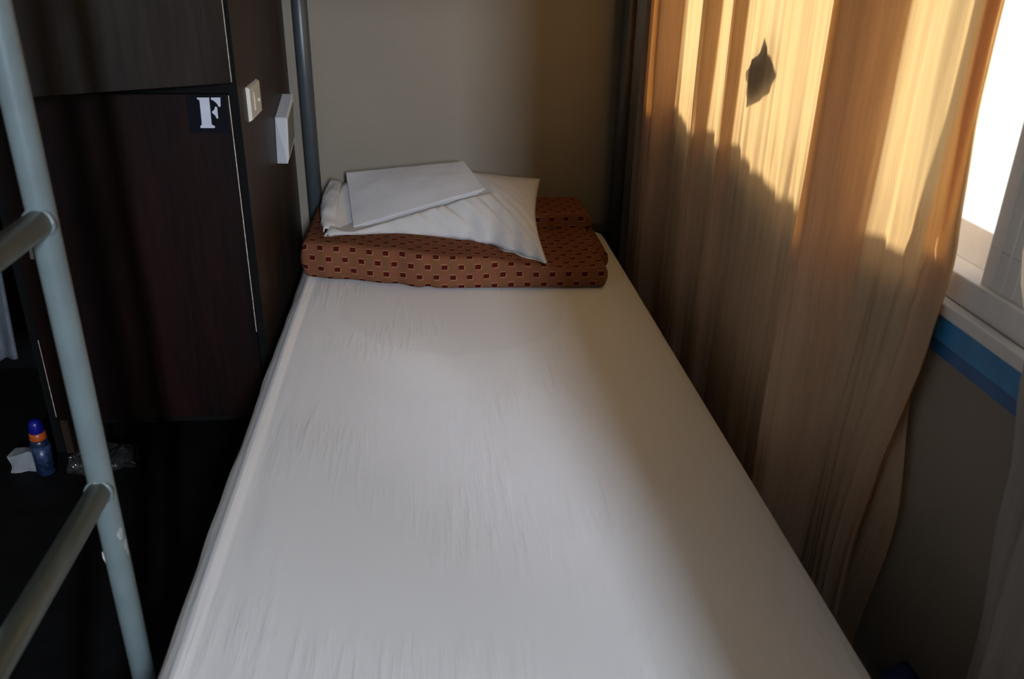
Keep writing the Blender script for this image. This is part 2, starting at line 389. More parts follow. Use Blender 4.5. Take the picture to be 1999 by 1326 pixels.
def sash(y0, y1, x, stile=0.07, rail=0.055, d=0.024):
    f = bmesh.new(); z0, z1 = WZ0 + .046, WZ1 - .05
    box_bm(x, x + d, y0, y1, z0, z0 + rail, f); box_bm(x, x + d, y0, y1, z1 - rail, z1, f)
    box_bm(x, x + d, y0, y0 + stile, z0 + rail, z1 - rail, f); box_bm(x, x + d, y1 - stile, y1, z0 + rail, z1 - rail, f)
    s = part('sash_frame', f, M['white_frame'], win, bevel=.0015)
    sub('pane', box_bm(x + .010, x + .014, y0 + stile, y1 - stile, z0 + rail, z1 - rail), M['glass'], s)
    return s, z0, z1
sash(0.870, WY1 - .05, RIGHT_X + .048, stile=.06)                       # far sash, outer track
s, z0, z1 = sash(WY0 + .05, 1.035, RIGHT_X + .012, stile=0.15)     # near sash, inner track
for k in range(6):
    y = 0.895 + k * 0.023
    sub('stile_rib', box_bm(RIGHT_X + .0107, RIGHT_X + .0125, y, y + .004, z0 + .004, z1 - .004), M['white_frame'], s, bevel=.001)

# ------------------------------------------------------------------ bunk bed frame
bed = thing('bunk_bed', 'grey steel bunk bed whose two head posts stand against the beige wall', 'bed', (0.11, 1.66, 0))
def post(x, y, label=None):
    o = part('head_post' if y > 1 else 'foot_post', tube([(x, y, 0.012), (x, y, 1.95)], 0.0225, 28), M['steel'], bed, smooth=True)
    sub('foot_cap', lathe(x, y, [(0.024, 0.0), (0.0265, 0.002), (0.0265, 0.03), (0.024, 0.034)], 20), M['black'], o)
    return o
PL, PR, HY, FY = -0.362, 0.605, 2.68, 0.48
post(PL, HY); post(PR, HY); post(PL - .0, FY); post(PR, FY)
for z in (0.30, 0.485):
    part('head_rail', tube([(PL, HY, z), (PR, HY, z)], 0.016, 18), M['steel'], bed, smooth=True)
for z in (1.62,): part('head_rail', tube([(PL, HY, z), (PR, HY, z)], 0.016, 18), M['steel'], bed, smooth=True)
for z in (0.24, 1.62):
    for x in (PL, PR):
        part('side_rail', box_bm(x - .012, x + .012, FY, HY, z - .02, z + .02), M['steel'], bed, bevel=.003)
    part('foot_rail', tube([(PL, FY, z), (PR, FY, z)], 0.016, 18), M['steel'], bed, smooth=True)
for z in (0.262,):
    for k in range(9):
        y = FY + .12 + k * 0.235
        part('slat', box_bm(PL, PR, y, y + .07, z, z + .014), M['panel'], bed, bevel=.002)
part('upper_board', box_bm(PL, PR, FY, HY, 1.64, 1.655), M['panel'], bed, bevel=.002)

# ladder welded to hang on the bed's left side
lad = thing('bed_ladder', 'pale grey-green tubular steel ladder at the left side of the bed, in the foreground', 'ladder', (-0.445, 0.8, 0))
LX = -0.4465
for y in (1.0, 0.46):
    rl = part('ladder_rail', tube([(LX, y, 0.01), (LX, y, 0.5), (LX, y, 1.60), (LX + .02, y, 1.66), (LX + .07, y, 1.68)], 0.0162, 28), M['ladder'], lad, smooth=True)
    if y == 1.0: rail = rl
for z in (0.29, 0.667, 1.037, 1.41):
    g = part('rung', tube([(LX, 0.46, z), (LX, 1.0, z)], 0.0160, 24), M['ladder'], lad, smooth=True)
    # weld bead where rung meets rail
    ringp = []
    for k in range(25):
        a = 2 * PI * k / 24
        ringp.append((LX + 0.0160 * math.cos(a), 0.9868 - 0.0035 * abs(math.cos(a)) + .003, z + 0.0160 * math.sin(a)))
    bm = tube(ringp, [0.0026 + 0.0007 * random.random() for _ in ringp], 8, cap=False)
    sub('weld_bead', bm, M['ladder'], g, smooth=True)
# worn patches: thin flakes following the tube surface
def flake(zc, a0, hz, ha, seed, name='worn_patch', mat='worn', rr=0.0166):
    rnd = random.Random(seed); bm = bmesh.new(); n = 9; pts = []
    for k in range(n):
        t = 2 * PI * k / n; q = 0.6 + 0.5 * rnd.random()
        pts.append((a0 + ha * q * math.cos(t), zc + hz * q * math.sin(t)))
    c0 = bm.verts.new((LX + rr * math.cos(a0), 1.0 + rr * math.sin(a0), zc))
    vs = [bm.verts.new((LX + rr * math.cos(a), 1.0 + rr * math.sin(a), z)) for a, z in pts]
    for k in range(n): bm.faces.new((c0, vs[k], vs[(k + 1) % n]))
    return sub(name, bm, M[mat], rail)
flake(0.595, -0.55, 0.010, 0.38, 1); flake(0.573, -0.25, 0.014, 0.25, 2); flake(0.558, -0.15, 0.007, 0.2, 3); flake(0.683, -1.6, 0.003, .3, 4)
bm = plate([(-0.4655, 0.5600), (-0.4625, 0.5560), (-0.4600, 0.5440), (-0.4585, 0.5300), (-0.4635, 0.5380), (-0.4660, 0.5500)], 0.9990, 1.0000)
o = sub('tape_scrap', bm, M['edge'], rail); o['label'] = 'small pale scrap of tape stuck to the rail'

# ------------------------------------------------------------------ mattress and sheet
MX0, MX1, MY0, MY1, MZ = -0.335, 0.558, 0.655, 2.655, 0.50
def rbox(x0, x1, y0, y1, z0, z1, r):
    bm = box_bm(x0, x1, y0, y1, z0, z1)
    bmesh.ops.bevel(bm, geom=bm.edges[:], offset=r, segments=4, profile=0.5, affect='EDGES')
    return bm
mat_o = link('mattress', rbox(MX0 + .01, MX1 - .01, MY0 + .01, MY1 - .01, 0.277, MZ - .008, .03), M['mattress'], smooth=True)
tag(mat_o, 'single mattress on the lower bunk, wrapped in the white sheet', 'mattress')
# sheet: draped section, swept along the bed, rounded at the far corners
def sheet_fn(u, v):
    y = MY0 + (MY1 - MY0) * v
    # section parameter: skirt left (0-.18), top, skirt right
    L = [(-0.394, 0.300), (-0.392, 0.36), (-0.384, 0.41), (-0.377, 0.445), (-0.367, 0.470), (-0.355, 0.487), (-0.344, 0.4965), (-0.3375, 0.5030), (-0.3310, 0.5050), (-0.3240, 0.5020), (-0.3160, 0.4975), (-0.300, 0.4985), (-0.27, 0.4995)]
    R_ = [(0.50, 0.500), (0.530, 0.4985), (0.546, 0.492), (0.556, 0.478), (0.560, 0.455), (0.562, 0.40), (0.562, 0.33)]
    nl, nr = len(L), len(R_)
    NU_L, NU_R = 0.30, 0.20
    if u < NU_L:
        t = u / NU_L * (nl - 1); i = min(int(t), nl - 2); f = t - i
        x = L[i][0] * (1 - f) + L[i + 1][0] * f; z = L[i][1] * (1 - f) + L[i + 1][1] * f
    elif u > 1 - NU_R:
        t = (u - (1 - NU_R)) / NU_R * (nr - 1); i = min(int(t), nr - 2); f = t - i
        x = R_[i][0] * (1 - f) + R_[i + 1][0] * f; z = R_[i][1] * (1 - f) + R_[i + 1][1] * f
    else:
        t = (u - NU_L) / (1 - NU_R - NU_L); x = L[-1][0] * (1 - t) + R_[0][0] * t; z = L[-1][1] * (1 - t) + R_[0][1] * t
    top = sstep(0.46, 0.498, z)
    # wrinkles
    edge = max(0, 1 - abs(x + 0.30) / 0.09)
    z += top * (0.0012 * nz3(x * 6, y * 2.2, 0.3) + 0.0035 * nz3(x * 1.4, y * 1.2, 4.0))
    z += top * edge * 0.0035 * nz3(x * 34, y * 4.5, 1.7)
    z += top * max(0, 1 - abs(x + .18) / .22) * 0.0016 * max(0, nz3(x * 26 + y * 5, y * 4, 7.7))
    if x < -0.33:
        k = (0.50 - z)
        x += k * 0.16 * nz3(y * 2.3, 3.3, 0) + 0.010 * sstep(1.25, 0.85, y) * min(1, k * 15)
        x += 0.004 * nz3(y * 9, z * 5, 2) * min(1, k * 20)
    # far end: slope down and round the corners
    cr = 0.09
    dy = y - (MY1 - cr)
    if dy > 0:
        pull = cr - math.sqrt(max(0, cr * cr - dy * dy))
        cxm = (MX0 + MX1) / 2
        if x > cxm: x = min(x, MX1 + .004 - pull * 0.9) if x > MX1 - .1 else x
        else: x = max(x, MX0 - .06 + pull * 0.9) if x < MX0 + .1 else x
        z = z - 0.03 * (dy / cr) ** 3 * top
    return (x, y, z)
bm = grid(190, 230, sheet_fn)
# far-end skirt
vs = sorted([v for v in bm.verts if abs(v.co.y - MY1) < 1e-5], key=lambda v: v.index)
edges = [e for e in bm.edges if abs(e.verts[0].co.y - MY1) < 1e-5 and abs(e.verts[1].co.y - MY1) < 1e-5]
r_ = bmesh.ops.extrude_edge_only(bm, edges=edges)
for v in [g for g in r_['geom'] if isinstance(g, bmesh.types.BMVert)]: v.co.z = min(v.co.z, 0.36); v.co.y += 0.0015
sheet = link('fitted_sheet', bm, M['sheet'], smooth=True)
tag(sheet, 'white cotton fitted sheet stretched over the whole mattress', 'sheet')

# ------------------------------------------------------------------ blanket
blk = thing('folded_blanket', 'rust brown blanket with small dark red squares, folded across the bed under the pillow', 'blanket', (0.06, 2.35, 0.50))
def interp(tab, x):
    if x <= tab[0][0]: return tab[0][1]
    for (a, va), (b_, vb) in zip(tab, tab[1:]):
        if x <= b_:
            t = (x - a) / (b_ - a); return va + (vb - va) * (t * t * (3 - 2 * t))
    return tab[-1][1]
FRONT = [(-0.345, 2.205), (-0.25, 2.180), (-0.10, 2.140), (-0.03, 2.108), (0.05, 2.100), (0.2, 2.100), (0.47, 2.098)]
THICK = [(-0.345, 0.101), (-0.1, 0.100), (0.1, 0.090), (0.25, 0.068), (0.36, 0.058), (0.47, 0.064)]
def blanket_body(x0, x1, back, base, thick, front, wob, endr=0.018, seed=0.0):
    NU, NV = 84, 110
    # cross-section in (y, z): front roll then top then back
    def sec(x):
        yf = interp(front, x); th = interp(thick, x) if isinstance(thick, list) else thick
        pts = []
        r = th * 0.5
        for k in range(NU):
            s = k / NU
            if s < 0.30:          # front roll from bottom to top, a squarish superellipse
                a = -PI / 2 + PI * (s / 0.30)
                ca, sa = math.cos(a), math.sin(a)
                yy = yf + r * 0.75 - r * 0.75 * (abs(ca) ** 0.5); zz = base + r + r * (abs(sa) ** 0.58) * (1 if sa > 0 else -1)
            elif s < 0.62:
                t = (s - 0.30) / 0.32; yy = yf + r * 0.75 + (back - .02 - yf - r * .75) * t; zz = base + th
            elif s < 0.72:
                a = PI / 2 - PI * ((s - .62) / .10); yy = back - .02 + .02 * math.cos(a); zz = base + r + r * math.sin(a)
            else:
                t = (s - .72) / .28; yy = back - .02 + (yf + r * .75 - back + .02) * t; zz = base
            pts.append((yy, zz))
        return pts
    secs = {}
    def fn(u, v):
        # v in [0,1] across x with rounded ends
        xx = x0 + (x1 - x0) * v
        d = min(xx - x0, x1 - xx); sh = 1.0
        if d < endr: sh = math.sqrt(max(0.0, 1 - (1 - d / endr) ** 2)) * 0.62 + 0.38
        key = round(v, 5)
        if key not in secs: secs[key] = sec(xx)
        k = int(round(u * NU)) % NU
        yy, zz = secs[key][k]
        th = interp(thick, xx) if isinstance(thick, list) else thick
        cz = base + th * 0.5; zz = cz + (zz - cz) * sh
        yy = yy + (1 - sh) * 0.02 * (1 if yy < (2.3) else -1)
        if zz > base + 0.004:
            zz += wob * nz3(xx * 5 + seed, yy * 5, 1.1) * sstep(base, base + .03, zz)
            n_ = wob * 1.2 * nz3(xx * 7 + seed, zz * 14, 2.2) + 0.004 * nz3(xx * 22, zz * 20 + seed, 3.3)
            if k < NU * 0.32: yy += n_ * math.sin(PI * min(1, max(0, (zz - base) / th)))
        if k < NU * .32:      # pinch in the middle of the front edge
            g = math.exp(-((xx + 0.012) / 0.012) ** 2); yy += 0.010 * g * sstep(base + .05, base, zz)
        return (xx, yy, max(zz, base))
    def ufn(u, v):
        xx = x0 + (x1 - x0) * v
        key = round(v, 5); s = secs[key]
        k = int(round(u * NU)); L = 0.0
        for q in range(1, k + 1):
            a, b_ = s[(q - 1) % NU], s[q % NU]; L += math.hypot(a[0] - b_[0], a[1] - b_[1])
        return (xx + 0.36, L + 0.0115)
    bm = grid(NU, NV, fn, ufn, closed_u=True)
    # close the two ends
    for j in (0, NV - 1):
        ring = [v for v in bm.verts if v.index == -2]
    bm.verts.ensure_lookup_table()
    ends = [[bm.verts[i * NV + j] for i in range(NU)] for j in (0, NV - 1)]
    uvl = bm.loops.layers.uv.active
    for rg in ends:
        try:
            f = bm.faces.new(rg)
            for lp in f.loops: lp[uvl].uv = (lp.vert.co.y, lp.vert.co.z)
        except ValueError: pass
    bmesh.ops.triangulate(bm, faces=[f for f in bm.faces if len(f.verts) > 4])
    return bm
bm = blanket_body(-0.350, 0.468, 2.60, 0.503, THICK, FRONT, 0.006)
part('lower_fold', bm, M['blanket'], blk, smooth=True)
bm = blanket_body(0.22, 0.500, 2.56, 0.503, 0.047, [(0.2, 2.27), (0.5, 2.25)], 0.005, seed=5.0)
part('inner_fold', bm, M['blanket'], blk, smooth=True)
bm = blanket_body(-0.28, 0.478, 2.64, 0.548, 0.062, [(-0.3, 2.46), (0.5, 2.44)], 0.008, seed=9.0)
part('rear_fold', bm, M['blanket'], blk, smooth=True)

# ------------------------------------------------------------------ pillow
pil = thing('pillow', 'plump white pillow lying crooked on the folded blanket', 'pillow', (0.02, 2.42, 0.60))
A_, B_, C_, D_ = Vector((-0.290, 2.262, 0.606)), Vector((0.305, 2.105, 0.572)), Vector((0.345, 2.610, 0.672)), Vector((-0.312, 2.620, 0.650))
FE_Y = [(0, 2.262), (0.12, 2.272), (0.3, 2.285), (0.5, 2.275), (0.65, 2.262), (0.75, 2.235), (0.85, 2.190), (0.93, 2.150), (1.0, 2.105)]
fA, fB, fC, fD = Vector((-0.216, 2.325, 0.606)), Vector((0.158, 2.385, 0.697)), Vector((0.103, 2.56, 0.735)), Vector((-0.250, 2.57, 0.700))
def bil(P4, u, v): return P4[0] * (1 - u) * (1 - v) + P4[1] * u * (1 - v) + P4[2] * u * v + P4[3] * (1 - u) * v
def lin_z(x, y):
    u = v = 0.5
    for _ in range(8):
        p = bil((fA, fB, fC, fD), u, v)
        u += (x - p.x) / 0.36; v += (y - p.y - 0.06 * 0) / 0.21
        u = min(3, max(-2, u)); v = min(3, max(-2, v))
    uc, vc = min(1, max(0, u)), min(1, max(0, v))
    dist = math.hypot((u - uc) * .36, (v - vc) * .21)
    return bil((fA, fB, fC, fD), uc, vc).z + 0.012 * math.sin(PI * uc) * math.sin(PI * vc), dist
def pil_pt(u, v, side):
    # u along the width (left to right), v front to back
    p = bil((A_, B_, C_, D_), u, v)
    su, sv = max(0, math.sin(PI * u)), max(0, math.sin(PI * v))
    p.y += (interp(FE_Y, u) - (A_.y * (1 - u) + B_.y * u)) * (1 - v) ** 1.5
    p.x += (0.5 - u) * 2 * 0.024 * sv * abs(2 * u - 1) ** 3          # ends pulled in
    if v > .5: p.y -= 0.030 * su * (2 * v - 1) ** 3
    h = (su ** 0.50) * (sv ** 0.55)
    if side > 0:
        z = 0.092 * h
        z += 0.007 * nz3(u * 5, v * 4, 1) * h
        # puckers running in from the front seam
        z += 0.020 * (nz3(u * 17 + v * 13, v * 2, 6.0)) * h * sstep(0.75, 0.1, v)
        p.z += z
        lz, dist = lin_z(p.x, p.y)
        lim = lz - 0.0140 + 0.5 * dist
        if p.z > lim: p.z = lim
    else:
        p.z -= 0.030 * h
        p.z = max(p.z, 0.509 + interp(THICK, p.x), 0.614 if p.y > 2.43 else 0)
    return p
bm = bmesh.new(); NU_, NV_ = 90, 70
top = [[None] * NV_ for _ in range(NU_)]; bot = [[None] * NV_ for _ in range(NU_)]
for i in range(NU_):
    for j in range(NV_):
        u, v = i / (NU_ - 1), j / (NV_ - 1)
        top[i][j] = bm.verts.new(pil_pt(u, v, 1))
        bot[i][j] = top[i][j] if i in (0, NU_ - 1) or j in (0, NV_ - 1) else bm.verts.new(pil_pt(u, v, -1))
for i in range(NU_ - 1):
    for j in range(NV_ - 1):
        bm.faces.new((top[i][j], top[i + 1][j], top[i + 1][j + 1], top[i][j + 1]))
        try: bm.faces.new((bot[i][j], bot[i][j + 1], bot[i + 1][j + 1], bot[i + 1][j]))
        except ValueError: pass
part('pillow_body', bm, M['pillow'], pil, smooth=True)
# seam flange of the pillowcase along the front and right edges
def flange(u, v):
    t = u
    e = pil_pt(t, 0.0, 1); out = Vector((0.0, -1.0, -0.35)).normalized()
    w = 0.010 * (0.5 + 0.5 * math.sin(PI * t)) + 0.004 * nz3(t * 14, 0, 3)
    return e + out * w * v + Vector((0, 0, 0.0025 * math.sin(t * 46) * v))
bm = grid(120, 4, flange); part('seam', bm, M['pillow'], pil, smooth=True)
# open end of the pillowcase, folded at the left
def flap(u, v):
    # u from front to back, v up the flap
    a = pil_pt(0.02, u, 1)
    q = Vector((-0.293, 2.275, 0.612)) * (1 - u) + Vector((-0.304, 2.60, 0.665)) * u
    s = math.sin(PI * min(1, v * 1.0))
    base = q + Vector((-0.016 * math.sin(PI * u), 0, 0))
    topp = Vector((-0.262, 2.300 + 0.26 * u, 0.607 + 0.070 * u + 0.022 * math.sin(PI * u)))
    p = base * (1 - v) + topp * v
    p += Vector((-0.012, 0, 0.010)) * s + Vector((0.004 * nz3(u * 9, v * 5, 0), 0, 0.003 * nz3(u * 8, v * 4, 5)))
    return p
bm = grid(40, 16, flap)
o = part('pillowcase_end', bm, M['pillow'], pil, smooth=True)
md = o.modifiers.new('thick', 'SOLIDIFY'); md.thickness = 0.003

# folded linen resting on the pillow
lin = thing('folded_linen', 'flat folded white pillowcase laid on the left half of the pillow', 'linen', (-0.06, 2.44, 0.68))
fA, fB, fC, fD = Vector((-0.216, 2.325, 0.606)), Vector((0.158, 2.385, 0.697)), Vector((0.103, 2.56, 0.735)), Vector((-0.250, 2.57, 0.700))
def lin_pt(u, v, off):
    p = fA * (1 - u) * (1 - v) + fB * u * (1 - v) + fC * u * v + fD * (1 - u) * v
    su, sv = math.sin(PI * u), math.sin(PI * v)
    p.z += 0.012 * su * sv + 0.0016 * nz3(u * 5, v * 4, 3) + 0.0006 * nz3(u * 16, v * 3, 8) + off
    return p
def slab(u0, v0, off0, off1, u1=1.0, v1=1.0):
    NUs, NVs = 50, 30; bm = bmesh.new(); T = []; Bt = []
    for i in range(NUs):
        T.append([]); Bt.append([])
        for j in range(NVs):
            u = u0 + (u1 - u0) * i / (NUs - 1); v = v0 + (v1 - v0) * j / (NVs - 1)
            T[-1].append(bm.verts.new(lin_pt(u, v, off1))); Bt[-1].append(bm.verts.new(lin_pt(u, v, off0)))
    for i in range(NUs - 1):
        for j in range(NVs - 1):
            bm.faces.new((T[i][j], T[i + 1][j], T[i + 1][j + 1], T[i][j + 1])); bm.faces.new((Bt[i][j], Bt[i][j + 1], Bt[i + 1][j + 1], Bt[i + 1][j]))
    for i in range(NUs - 1):
        for j in (0, NVs - 1): bm.faces.new((T[i][j], T[i + 1][j], Bt[i + 1][j], Bt[i][j]))
    for j in range(NVs - 1):
        for i in (0, NUs - 1): bm.faces.new((T[i][j], T[i][j + 1], Bt[i][j + 1], Bt[i][j]))
    return bm
part('top_fold', slab(0, 0, 0.0, 0.0045), M['towel_white'], lin, smooth=True, bevel=.0018)
part('middle_fold', slab(0.012, 0.02, -0.0055, -0.0008, 0.985), M['towel_white'], lin, smooth=True, bevel=.0018)
part('bottom_fold', slab(0.0, 0.035, -0.011, -0.0062, 0.95), M['towel_white'], lin, smooth=True, bevel=.0018)

# ------------------------------------------------------------------ cabinet
CX1, CFY, CBY, CXL = -0.420, 2.0, BACK_Y - .003, -0.962
cab = thing('wardrobe_cabinet', 'dark brown wooden locker cabinet beside the head of the bed, lower door marked F', 'cabinet', (-0.69, 2.37, 0))
o = part('side_panel', box_bm(CX1 - .022, CX1, CFY - .0, CBY, 0, 2.25), M['panel'], cab, bevel=.001)
o = part('front_edge', box_bm(CX1 - .024, CX1 - .0005, CFY - .004, CFY + .003, 0, 2.25), M['black'], cab)
part('side_panel', box_bm(CXL, CXL + .02, CFY, CBY, 0.104, 2.25), M['panel'], cab, bevel=.001)
for (lx, ly) in ((-0.95, 2.20), (-0.95, 2.70)): part('leg', lathe(lx, ly, [(.016, 0), (.018, .006), (.020, .104)], 16), M['black'], cab, smooth=True)
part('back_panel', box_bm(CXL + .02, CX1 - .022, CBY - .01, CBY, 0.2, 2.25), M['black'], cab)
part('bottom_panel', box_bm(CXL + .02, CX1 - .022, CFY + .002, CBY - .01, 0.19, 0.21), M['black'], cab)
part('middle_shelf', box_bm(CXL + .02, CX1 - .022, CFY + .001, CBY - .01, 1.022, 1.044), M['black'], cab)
part('top_panel', box_bm(CXL, CX1, CFY, CBY, 2.25, 2.27), M['panel'], cab)
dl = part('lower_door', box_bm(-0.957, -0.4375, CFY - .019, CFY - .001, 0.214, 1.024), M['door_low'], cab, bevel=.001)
sub('worn_edge', box_bm(-0.4377, -0.4362, CFY - .0198, CFY - .018, 0.45, 1.022), M['edge'], dl)
sub('worn_edge', box_bm(-0.9585, -0.9572, CFY - .0196, CFY - .018, 0.225, 0.44), M['edge'], dl)
# hasp near the left edge of the lower door
bm = box_bm(-0.930, -0.921, CFY - .022, CFY - .019, 0.648, 0.690)
hs = sub('hasp', bm, M['chrome'], dl, bevel=.001)
for (hz, hr) in ((0.656, .0035), (0.692, .003)):
    sub('hasp_rivet', tube([(-0.9255, CFY - .0205, hz), (-0.9255, CFY - .0255, hz)], hr, 14), M['chrome'], dl)
# upper door, ajar, hinged on its right edge
HX, HYd = -0.4365, CFY - .002
ang = math.radians(30)
ud = bpy.data.objects.new('upper_door', bpy.data.meshes.new('upper_door'))
bm = box_bm(-0.520, 0.0, -0.018, 0.0, 1.048, 2.22)
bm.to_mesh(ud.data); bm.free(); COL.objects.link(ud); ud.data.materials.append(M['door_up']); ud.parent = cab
ud.location = Vector((HX, HYd, 0)) - Vector((-0.69, 2.37, 0)); ud.rotation_euler = (0, 0, ang)
md = ud.modifiers.new('bevel', 'BEVEL'); md.width = .001
bm = box_bm(-0.0005, 0.0009, -0.0186, -0.0172, 1.05, 2.21)
link('worn_edge', bm, M['edge'], ud)
sg = part('door_sign', box_bm(-0.529, -0.4445, CFY - .0202, CFY - .0192, 0.940, 1.0235), M['sticker'], cab)
sg['label'] = 'small black sticker bearing a silver stencil letter F'
F1 = [(-0.5047, 1.0172), (-0.5051, 1.0143), (-0.502, 1.013), (-0.5, 1.0103), (-0.5012, 0.966), (-0.5019, 0.9585), (-0.5044, 0.9563), (-0.5058, 0.9537), (-0.5047, 0.9511), (-0.4755, 0.951), (-0.4734, 0.9533), (-0.4749, 0.9563), (-0.479, 0.9574), (-0.4804, 0.9604), (-0.4787, 1.0173)]
F2 = [(-0.4747, 1.0173), (-0.4546, 1.0174), (-0.4564, 0.9979), (-0.4602, 0.9975), (-0.4638, 1.0049), (-0.4695, 1.0104), (-0.4752, 1.0131)]
F3 = [(-0.4674, 0.9984), (-0.464, 0.9961), (-0.4646, 0.9722), (-0.4679, 0.9722), (-0.4707, 0.979), (-0.4764, 0.9846), (-0.4757, 0.9874), (-0.471, 0.9911), (-0.469, 0.9957)]
bm = bmesh.new()
for P in (F1, F2, F3):
    t = plate(P, CFY - .0208, CFY - .0201); me = bpy.data.meshes.new('t'); t.to_mesh(me); t.free(); bm.from_mesh(me); bpy.data.meshes.remove(me)
sub('letter', bm, M['letter'], sg)
# neighbouring locker bay to the left (open, dark)
nb = thing('open_locker', 'dark open locker bay left of the door marked F, partly behind the ladder', 'cabinet', (-1.4, 2.37, 0))
part('side_panel', box_bm(-1.90, -1.88, CFY, CBY, 0, 2.25), M['panel'], nb)
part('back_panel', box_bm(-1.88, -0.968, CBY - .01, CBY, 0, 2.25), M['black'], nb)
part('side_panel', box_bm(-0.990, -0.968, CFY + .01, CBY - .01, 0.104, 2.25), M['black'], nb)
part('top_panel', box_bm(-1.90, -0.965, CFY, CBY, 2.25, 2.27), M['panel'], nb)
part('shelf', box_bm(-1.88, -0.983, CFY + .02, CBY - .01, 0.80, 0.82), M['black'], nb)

# light switch on the side panel
sw = thing('light_switch', 'small ivory rocker switch plate on the cabinet side, left of the white box', 'switch', (CX1, 2.15, 0.985))
def yplate(y0, y1, z0, z1, x0, x1, inset=0.0):
    return hexa([(x0, y0, z0), (x0, y1, z0), (x0, y1, z1), (x0, y0, z1), (x1, y0 + inset, z0 + inset), (x1, y1 - inset, z0 + inset), (x1, y1 - inset, z1 - inset), (x1, y0 + inset, z1 - inset)])
part('plate', yplate(2.083, 2.222, 0.944, 1.024, CX1 + .0002, CX1 + .0085, .004), M['plastic'], sw, bevel=.001)
part('rocker', yplate(2.130, 2.182, 0.962, 1.006, CX1 + .0085, CX1 + .0105, .002), M['plastic'], sw, bevel=.0008)
bm = bmesh.new(); bmesh.ops.create_uvsphere(bm, u_segments=14, v_segments=8, radius=.0045, matrix=Matrix.Translation((CX1 + .0105, 2.176, 0.981)))
part('button', bm, M['plastic'], sw, smooth=True)

# white box with a dark recessed face (wall speaker) beside the post
bx = thing('wall_box', 'white plastic box with dark recessed face, on the cabinet side next to the post', 'intercom', (CX1, 2.48, 0.85))
x0, x1 = CX1 + .0003, CX1 + .034
P = {'nTL': (2.432, 0.891), 'nBL': (2.401, 0.771), 'fTL': (2.592, 0.930), 'fBL': (2.560, 0.806)}
Q = {'nTL': (2.417, 0.8935), 'nBL': (2.376, 0.776), 'fTL': (2.568, 0.9335), 'fBL': (2.529, 0.8085)}
pts = [(x0, *P['nBL']), (x0, *P['fBL']), (x0, *P['fTL']), (x0, *P['nTL']), (x1, *Q['nBL']), (x1, *Q['fBL']), (x1, *Q['fTL']), (x1, *Q['nTL'])]
part('case', hexa(pts), M['plastic2'], bx, bevel=.0018)
def lerpq(s, t):
    a = [Q['nBL'][i] * (1 - s) * (1 - t) + Q['fBL'][i] * s * (1 - t) + Q['fTL'][i] * s * t + Q['nTL'][i] * (1 - s) * t for i in (0, 1)]
    return a
def facepl(s0, s1, t0, t1, xa, xb):
    c = [lerpq(s0, t0), lerpq(s1, t0), lerpq(s1, t1), lerpq(s0, t1)]
    return hexa([(xa, *p) for p in c] + [(xb, *p) for p in c])
part('bezel', facepl(.05, .95, .06, .94, x1, x1 + .0012), M['plastic2'], bx, bevel=.0004)
part('dark_face', facepl(.10, .90, .12, .88, x1 + .0012, x1 + .0020), M['screen'], bx)

# ------------------------------------------------------------------ small things on the floor
can = thing('spray_can', 'navy spray can with blue cap and orange collar standing on the floor by the lockers', 'can', (-1.062, 2.075, 0))
cx, cy = -1.062, 2.075
part('can_body', lathe(cx, cy, [(0.021, 0), (0.0235, 0.003), (0.0235, 0.098), (0.022, 0.104), (0.018, 0.110)]), M['bottle_body'], can, smooth=True)
part('label_wrap', lathe(cx, cy, [(0.0238, 0.018), (0.0238, 0.090)]), M['label'], can, smooth=True)
part('collar', lathe(cx, cy, [(0.0205, 0.108), (0.0215, 0.111), (0.0205, 0.127), (0.0185, 0.129)]), M['bottle_band'], can, smooth=True)
part('cap', lathe(cx, cy, [(0.0175, 0.128), (0.0185, 0.132), (0.0165, 0.155), (0.012, 0.164), (0.004, 0.167)]), M['bottle_cap'], can, smooth=True)
# crumpled paper carton by the can
def crump(x0, x1, y0, y1, z0, z1, seed, amp, seg=6):
    bm = box_bm(x0, x1, y0, y1, z0, z1); bmesh.ops.subdivide_edges(bm, edges=bm.edges[:], cuts=seg, use_grid_fill=True)
    for v in bm.verts:
        v.co += amp * Vector((nz3(v.co.x + seed, v.co.y, v.co.z, 24), nz3(v.co.x, v.co.y + seed, v.co.z, 24), nz3(v.co.x, v.co.y, v.co.z + seed, 24)))
        v.co.z = max(v.co.z, 0.0005)
    return bm
pp = link('paper_packet', crump(-1.155, -1.075, 2.08, 2.12, 0.0, 0.052, 3.0, .012), M['paper'], smooth=False)
tag(pp, 'crumpled pale paper packet lying left of the spray can', 'packet')
for (x, y, w, nm, lb) in ((-0.962, 2.085, .026, 'a', 'shiny crumpled clear wrapper on the floor just left of the ladder rail'), (-0.872, 2.105, .040, 'b', 'shiny crumpled clear wrapper on the floor just right of the ladder rail')):
    o = link('plastic_wrapper', crump(x - w, x + w, y - .03, y + .03, 0.0, 0.05, 5.0 + w * 100, .03, 5), M['wrap'])
    tag(o, lb, 'wrapper')
# grey towel hanging from the locker shelf edge
def tow(u, v):
    x = -1.30 + 0.295 * u; z = 0.80 - 0.40 * v - 0.10 * (1 - u) * v
    y = CFY - 0.012 + 0.018 * math.sin(u * 15 + v * 2) * (0.3 + v) + 0.01 * nz3(u * 4, v * 3, 0)
    return (x, y, z)
bm = grid(50, 40, tow); o = link('hanging_towel', bm, M['towel'], smooth=True)
md = o.modifiers.new('thick', 'SOLIDIFY'); md.thickness = 0.008
tag(o, 'grey-blue towel hanging in the dark locker bay at the left edge', 'towel')
# a sliver of navy cloth on the floor between bed and wall
bm = crump(0.635, 0.71, 0.82, 0.90, 0.0, 0.345, 2.0, .02, 5)
o = link('storage_bag', bm, M['blue_cloth'], smooth=True); tag(o, 'navy blue bag standing on the floor between the bed foot and the wall', 'bag')

